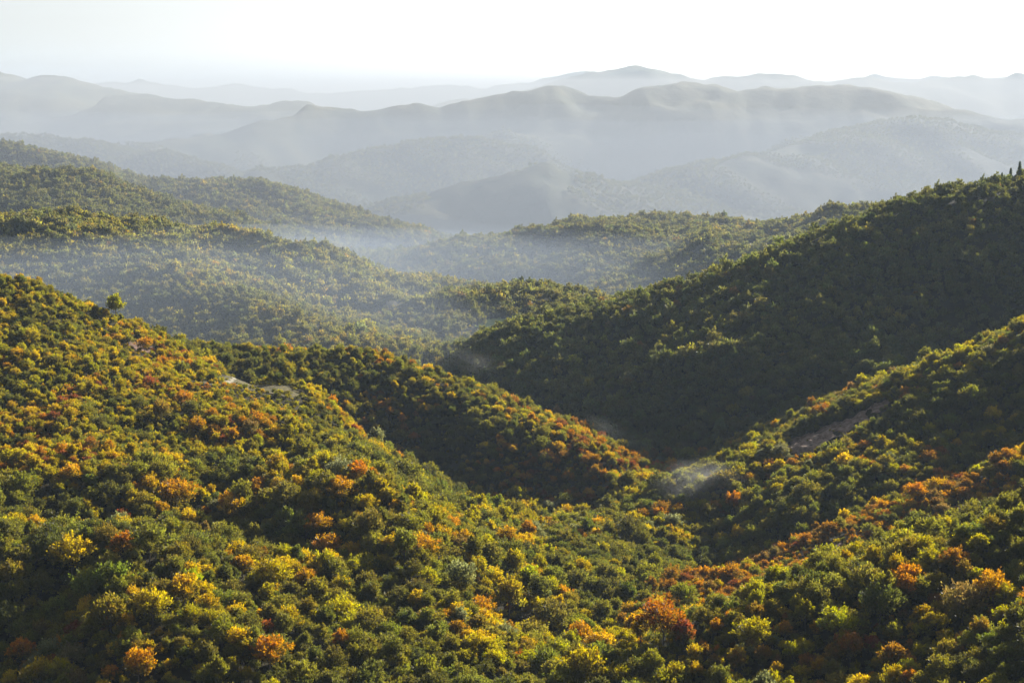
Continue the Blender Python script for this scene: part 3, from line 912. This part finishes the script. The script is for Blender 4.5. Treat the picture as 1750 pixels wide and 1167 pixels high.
def forest(name, label, pts, rot, scl, idx, tint, sources):
    """one object: loose points carry the trees, the tree shapes it plants are kept in the same mesh"""
    n = len(pts)
    V = [np.asarray(pts, np.float32)]; src = [np.full(n, -1, np.int32)]
    L = []; S = []; VA = []; MI = []; TP = []
    off = n; loff = 0
    for k, parts in enumerate(sources):
        for me in parts:
            co, li, ls, va, tp = mesh_arrays(me)
            V.append(co); src.append(np.full(len(co), k, np.int32))
            L.append(li + off); S.append(ls + loff); VA.append(va); TP.append(tp)
            MI.append(np.full(len(ls), 0 if me.materials[0] == M_LEAF else 1, np.int32))
            off += len(co); loff += len(li)
    V = np.concatenate(V); src = np.concatenate(src); L = np.concatenate(L); S = np.concatenate(S); VA = np.concatenate(VA); TP = np.concatenate(TP); MI = np.concatenate(MI)
    me = bpy.data.meshes.new(name)
    me.vertices.add(len(V)); me.vertices.foreach_set('co', V.ravel())
    me.loops.add(len(L)); me.loops.foreach_set('vertex_index', L.astype(np.int32))
    me.polygons.add(len(S)); me.polygons.foreach_set('loop_start', S.astype(np.int32))
    me.update(calc_edges=True)
    me.materials.append(M_LEAF); me.materials.append(M_BARK)
    me.polygons.foreach_set('material_index', MI)

    def attr(nm, ty, dom, data, field):
        a = me.attributes.new(nm, ty, dom); a.data.foreach_set(field, np.ascontiguousarray(data).ravel())
    m = len(V)

    def pad(a, w, dt):
        o = np.zeros((m, w), dt); o[:n] = np.asarray(a).reshape(n, w); return o
    attr('var', 'FLOAT', 'FACE', VA, 'value')
    attr('tip', 'FLOAT', 'FACE', TP, 'value')
    attr('src', 'INT', 'POINT', src, 'value')
    attr('idx', 'INT', 'POINT', pad(idx, 1, np.int32), 'value')
    attr('rot', 'FLOAT_VECTOR', 'POINT', pad(rot, 3, np.float32), 'vector')
    attr('scl', 'FLOAT_VECTOR', 'POINT', pad(scl, 3, np.float32), 'vector')
    attr('tint', 'FLOAT_COLOR', 'POINT', pad(np.concatenate([tint, np.ones((n, 1))], 1), 4, np.float32), 'color')
    o = bpy.data.objects.new(name, me); COL.objects.link(o)
    o['kind'] = 'stuff'; o['label'] = label; o['category'] = 'forest'
    ng = bpy.data.node_groups.new(name, 'GeometryNodeTree')
    ng.interface.new_socket('Geometry', in_out='INPUT', socket_type='NodeSocketGeometry')
    ng.interface.new_socket('Geometry', in_out='OUTPUT', socket_type='NodeSocketGeometry')
    N = ng.nodes; K = ng.links
    gi = N.new('NodeGroupInput'); go = N.new('NodeGroupOutput')

    def named(nm, ty):
        a = N.new('GeometryNodeInputNamedAttribute'); a.data_type = ty; a.inputs['Name'].default_value = nm
        return a.outputs['Attribute']

    def equal(sock, val):
        c = N.new('FunctionNodeCompare'); c.data_type = 'INT'; c.operation = 'EQUAL'
        K.new(sock, c.inputs[2]); c.inputs[3].default_value = val
        return c.outputs[0]

    def separate(geo, sel):
        s = N.new('GeometryNodeSeparateGeometry'); s.domain = 'POINT'
        K.new(geo, s.inputs[0]); K.new(sel, s.inputs[1])
        return s.outputs[0]
    sa = named('src', 'INT'); ia = named('idx', 'INT'); ra = named('rot', 'FLOAT_VECTOR'); ca = named('scl', 'FLOAT_VECTOR')
    er = N.new('FunctionNodeEulerToRotation'); K.new(ra, er.inputs[0])
    points = separate(gi.outputs[0], equal(sa, -1))
    jn = N.new('GeometryNodeJoinGeometry')
    for k in range(len(sources)):
        shape = separate(gi.outputs[0], equal(sa, k))
        pk = separate(points, equal(ia, k))
        ip = N.new('GeometryNodeInstanceOnPoints')
        K.new(pk, ip.inputs['Points']); K.new(shape, ip.inputs['Instance'])
        K.new(er.outputs[0], ip.inputs['Rotation']); K.new(ca, ip.inputs['Scale'])
        K.new(ip.outputs[0], jn.inputs[0])
    K.new(jn.outputs[0], go.inputs[0])
    md = o.modifiers.new('planting', 'NODES'); md.node_group = ng
    return o


def plant(name, label, x, y, z, own, rng, sources, zone=None, base=1.0, idx=None, s=None, ti=None, rotz=None):
    n = len(x)
    if n == 0: return
    zn = zone if zone is not None else zone_of(x, y, z, own)
    if ti is None: ti = pick_tints(x, y, zn, rng)
    base_c = TC[ti]
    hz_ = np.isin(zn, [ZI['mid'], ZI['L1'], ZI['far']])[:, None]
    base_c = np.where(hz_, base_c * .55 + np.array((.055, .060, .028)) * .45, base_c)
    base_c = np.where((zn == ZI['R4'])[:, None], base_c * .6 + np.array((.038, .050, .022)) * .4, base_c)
    tint = (base_c * .76 + np.array((.080, .068, .011)) * .24) * rng.uniform(.8, 1.2, (n, 1)) * rng.uniform(.92, 1.08, (n, 3))
    if s is None: s = base * rng.uniform(.72, 1.2, n)
    scl = np.stack([s * rng.uniform(.9, 1.1, n), s * rng.uniform(.9, 1.1, n), s * rng.uniform(.95, 1.32, n)], 1)
    if rotz is None: rotz = rng.uniform(0, 6.283, n)
    rot = np.stack([rng.normal(0, .05, n), rng.normal(0, .05, n), rotz], 1)
    if idx is None: idx = rng.integers(0, len(sources), n)
    forest(name, label, np.stack([x, y, z - .2], 1), rot, scl, idx, tint, sources)


rg = np.random.default_rng(9)
k = rest & (np.hypot(NX, NY) < 960)
# bushes and saplings fill the gaps under the trees
bx, by, bz = scatter(230, 1010, 3.7, A0, A1, 21, 3, 6)
bo = near_owner(bx, by); bn = zone_of(bx, by, bz, bo); bt = pick_tints(bx, by, bn, rg)
bs = rg.uniform(.20, .42, len(bx))
bk = np.ones(len(bx), bool)
for poly in BARE:
    q = inside(poly, bx, by)
    bs = np.where(q, bs * .5, bs)
    bk &= ~q | (rg.random(len(bx)) < .35)
for poly in LOW:
    bs = np.where(inside(poly, bx, by), bs * .8, bs)
bx, by, bz, bo, bn, bt, bs = [t[bk] for t in (bx, by, bz, bo, bn, bt, bs)]
cat = lambda a, b: np.concatenate([a, b])
plant('near_forest', 'dense autumn forest and undergrowth covering the near slopes, spurs and valley bottom', cat(NX[k], bx), cat(NY[k], by), cat(NZ[k], bz), cat(NO[k], bo), rg,
      [[c, t] for c, t, _ in NEAR] + [[m] for m in MID[:3]], cat(NZN[k], bn), idx=cat(NK[k], 7 + rg.integers(0, 3, len(bx))), s=cat(NS[k], bs), ti=cat(NT[k], bt), rotz=cat(NROT[k], rg.uniform(0, 6.28, len(bx))))
k = rest & (np.hypot(NX, NY) >= 960)
plant('hill_forest', 'forest on the shaded right hill and the far side of the near spurs', NX[k], NY[k], NZ[k], NO[k], rg, [[m] for m in MID], NZN[k], s=NS[k] * 1.05, ti=NT[k], rotz=NROT[k])
o3 = near_owner(x3, y3)
left = np.isin(o3, [9, 10, 11])
plant('hill_forest', 'olive and yellow forest on the long hills at left', x3[left], y3[left], z3[left], o3[left], rg, [[m] for m in MID[:3]] + [[m] for m in FAR], base=1.12)
plant('ridge_forest', 'hazy forest on the middle ridge, the knoll and the small hill behind the shaded one', x3[~left], y3[~left], z3[~left], o3[~left], rg, [[m] for m in MID[:3]] + [[m] for m in FAR], base=1.12)
o4 = near_owner(x4, y4)
plant('ridge_forest', 'grey green hazy forest on the ridges sloping from the left edge', x4, y4, z4, o4, rg, [[m] for m in FAR], base=1.25)
o5 = near_owner(x5, y5)
dens = fbm(x5, y5, 420, 3, 61) > -.28
plant('mountain_forest', 'faint woodland clumps on the blue far mountains', x5[dens], y5[dens], z5[dens], o5[dens], rg, [[m] for m in FAR[:2]], zone=np.full(int(dens.sum()), ZI['far']), base=1.15)

# ------------------------------------------------------------------ air
def box(name, lo, hi):
    x0, y0, z0 = lo; x1_, y1_, z1_ = hi
    v = [(x0, y0, z0), (x1_, y0, z0), (x1_, y1_, z0), (x0, y1_, z0), (x0, y0, z1_), (x1_, y0, z1_), (x1_, y1_, z1_), (x0, y1_, z1_)]
    f = [(0, 3, 2, 1), (4, 5, 6, 7), (0, 1, 5, 4), (1, 2, 6, 5), (2, 3, 7, 6), (3, 0, 4, 7)]
    return link_mesh(name, v, f, None, False)


m, n, l = new_mat('haze_air')
pv = n.new('ShaderNodeVolumePrincipled')
pv.inputs['Color'].default_value = (0.62, 0.79, 1.0, 1)
pv.inputs['Density'].default_value = 2.6e-5
pv.inputs['Anisotropy'].default_value = 0.1
o = n.new('ShaderNodeOutputMaterial'); l.new(pv.outputs[0], o.inputs['Volume'])
hz = box('haze', (-30500, -30500, -1032), (30500, 30500, max(360.0, float(GZ.max()) + 15)))
hz.data.materials.append(m)
hz['kind'] = 'stuff'; hz['label'] = 'pale autumn haze lying over all the hills'; hz['category'] = 'haze'


def air_body(name, label, prof, dens, col, g=0.1, bottom=-1000, lean=0):
    """closed body of denser air lying in the valleys: prof = (metres ahead, height of its top, left end, right end)"""
    bm = bmesh.new()
    rings = []
    for (y, zt, xl, xr) in prof:
        rings.append([bm.verts.new(p) for p in ((xl, y, bottom), (xr + lean, y, bottom), (xr, y, zt), (xl, y, zt))])
    bm.faces.new(rings[0]); bm.faces.new(rings[-1][::-1])
    for A, B in zip(rings[:-1], rings[1:]):
        for i in range(4):
            j = (i + 1) % 4
            bm.faces.new((A[i], A[j], B[j], B[i]))
    bmesh.ops.recalc_face_normals(bm, faces=bm.faces)
    me = bpy.data.meshes.new(name); bm.to_mesh(me); bm.free()
    mm, n, l = new_mat(name + '_air')
    pv = n.new('ShaderNodeVolumePrincipled')
    pv.inputs['Color'].default_value = (*col, 1); pv.inputs['Density'].default_value = dens; pv.inputs['Anisotropy'].default_value = g
    o = n.new('ShaderNodeOutputMaterial'); l.new(pv.outputs[0], o.inputs['Volume'])
    me.materials.append(mm)
    ob = bpy.data.objects.new(name, me); COL.objects.link(ob)
    ob['kind'] = 'stuff'; ob['label'] = label; ob['category'] = 'mist'
    return ob


def mist_sheet(name, label, y0, y1, ztop, amp, scale, rise, dens, col, seed, drop=0.0):
    """a lumpy bank of mist: flat bottom, rolling top that climbs over its first part; drop lowers it towards the near right hill"""
    ny, nx = 50, 60
    yy_ = y0 * (y1 / y0) ** np.linspace(0, 1, ny); tt = np.linspace(-1, 1, nx)
    Yg, Tg = np.meshgrid(yy_, tt, indexing='ij')
    Xg = Tg * (700 + Yg * .95)
    Zg = ztop + amp * fbm(Xg, Yg, scale, 3, seed) + np.clip((Yg - y0) / rise, 0, 1) * 130 - 130
    if drop:
        Zg = Zg - drop * np.clip(Xg + 130, 0, 320) * np.clip((1750 - Yg) / 400, 0, 1) - 110 * np.clip((Yg - 1600) / 600, 0, 1)
    top = np.stack([Xg, Yg, Zg], -1).reshape(-1, 3); bot = top.copy(); bot[:, 2] = -1005 + seed * .1
    nn = nx * ny; ids = np.arange(nn).reshape(ny, nx)
    q = np.stack([ids[:-1, :-1], ids[:-1, 1:], ids[1:, 1:], ids[1:, :-1]], -1).reshape(-1, 4)
    rim = np.concatenate([ids[0, :], ids[1:, -1], ids[-1, -2::-1], ids[-2:0:-1, 0]])
    r2 = np.roll(rim, -1)
    side = np.stack([rim, rim + nn, r2 + nn, r2], -1)
    ob = link_mesh(name, np.concatenate([top, bot]), np.concatenate([q, q[:, ::-1] + nn, side]), None, False)
    mm, n, l = new_mat(name + '_air')
    pv = n.new('ShaderNodeVolumePrincipled')
    pv.inputs['Color'].default_value = (*col, 1); pv.inputs['Density'].default_value = dens; pv.inputs['Anisotropy'].default_value = 0.1
    o = n.new('ShaderNodeOutputMaterial'); l.new(pv.outputs[0], o.inputs['Volume'])
    ob.data.materials.append(mm)
    ob['kind'] = 'stuff'; ob['label'] = label; ob['category'] = 'mist'


mist_sheet('valley_mist', 'blue mist pooled low between the left hill, the middle ridge and the knoll', 930, 2350, -130, 34, 420, 260, 7.5e-4, (0.43, 0.50, 0.61), 13, .45)
mist_sheet('valley_mist', 'thin upper layer of the blue mist over the middle valleys', 930, 2350, -108, 40, 520, 300, 2.4e-4, (0.42, 0.49, 0.60), 17, .45)
mist_sheet('ridge_mist', 'thin grey haze over the ridges in the middle distance', 1500, 3500, -20, 30, 700, 900, 3.0e-4, (0.29, 0.335, 0.41), 23)
mist_sheet('far_mist', 'pale blue mist lying deepest at the feet of the far mountains', 2400, 10500, -135, 50, 1100, 1500, 0.6e-4, (0.22, 0.25, 0.30), 3)
mist_sheet('far_mist', 'thin upper layer of pale mist over the feet of the far mountains', 2400, 10500, -90, 45, 1300, 1500, 0.4e-4, (0.22, 0.25, 0.30), 8)
air_body('far_haze', 'thick blue grey haze between and over the far mountains',
         [(1700, -70, -2400, 2400), (2600, 85, -3500, 3500), (4200, 110, -5500, 5500), (7500, 140, -9000, 9000), (13000, 185, -14000, 14000), (26000, 200, -25000, 25000)], 1.25e-4, (0.36, 0.37, 0.395), bottom=-1020)


def wisp(u, v, lift, size, dens, label, tilt=0.0, dmin=200):
    """thin drifting puff: a lumpy closed shell filled with uneven mist"""
    x, y, z = hit(u, v, 0, dmin)
    bm = bmesh.new()
    bmesh.ops.create_icosphere(bm, subdivisions=3, radius=1.0)
    me = bpy.data.meshes.new('mist_wisp'); bm.to_mesh(me); bm.free()
    mm, n, l = new_mat('wisp_air')
    tc = n.new('ShaderNodeTexCoord')
    ln = n.new('ShaderNodeVectorMath'); ln.operation = 'LENGTH'; l.new(tc.outputs['Object'], ln.inputs[0])
    mr = n.new('ShaderNodeMapRange'); mr.interpolation_type = 'SMOOTHSTEP'; mr.inputs[1].default_value = 1.0; mr.inputs[2].default_value = 0.1
    l.new(ln.outputs['Value'], mr.inputs[0])
    no = n.new('ShaderNodeTexNoise'); no.inputs['Scale'].default_value = 1.7; no.inputs['Detail'].default_value = 4
    mp = n.new('ShaderNodeMapping'); mp.inputs['Location'].default_value = (u * .01, v * .013, 0); l.new(tc.outputs['Object'], mp.inputs[0]); l.new(mp.outputs[0], no.inputs['Vector'])
    m2 = n.new('ShaderNodeMapRange'); m2.inputs[1].default_value = 0.30; m2.inputs[2].default_value = 0.75
    l.new(no.outputs['Fac'], m2.inputs[0])
    mu = n.new('ShaderNodeMath'); mu.operation = 'MULTIPLY'; l.new(mr.outputs[0], mu.inputs[0]); l.new(m2.outputs[0], mu.inputs[1])
    m3 = n.new('ShaderNodeMath'); m3.operation = 'MULTIPLY'; m3.inputs[1].default_value = dens; l.new(mu.outputs[0], m3.inputs[0])
    pv = n.new('ShaderNodeVolumePrincipled'); pv.inputs['Color'].default_value = (.92, .93, .95, 1); pv.inputs['Anisotropy'].default_value = 0.3
    l.new(m3.outputs[0], pv.inputs['Density'])
    o = n.new('ShaderNodeOutputMaterial'); l.new(pv.outputs[0], o.inputs['Volume'])
    me.materials.append(mm)
    ob = bpy.data.objects.new('mist_wisp', me); COL.objects.link(ob)
    ob.location = (x, y, z + lift); ob.scale = size; ob.rotation_euler = (0, tilt, 0)
    ob['kind'] = 'stuff'; ob['label'] = label; ob['category'] = 'mist'


wisp(1200, 848, 7, (30, 24, 15), .0125, 'sunlit mist drifting in the valley notch below the scree spur')
wisp(835, 655, 12, (48, 30, 11), .0025, 'thin mist trailing over the crest of the middle spur', 0.35)
wisp(1090, 790, 10, (50, 26, 8), .0030, 'faint mist streak behind the lower end of the middle spur', 0.5)
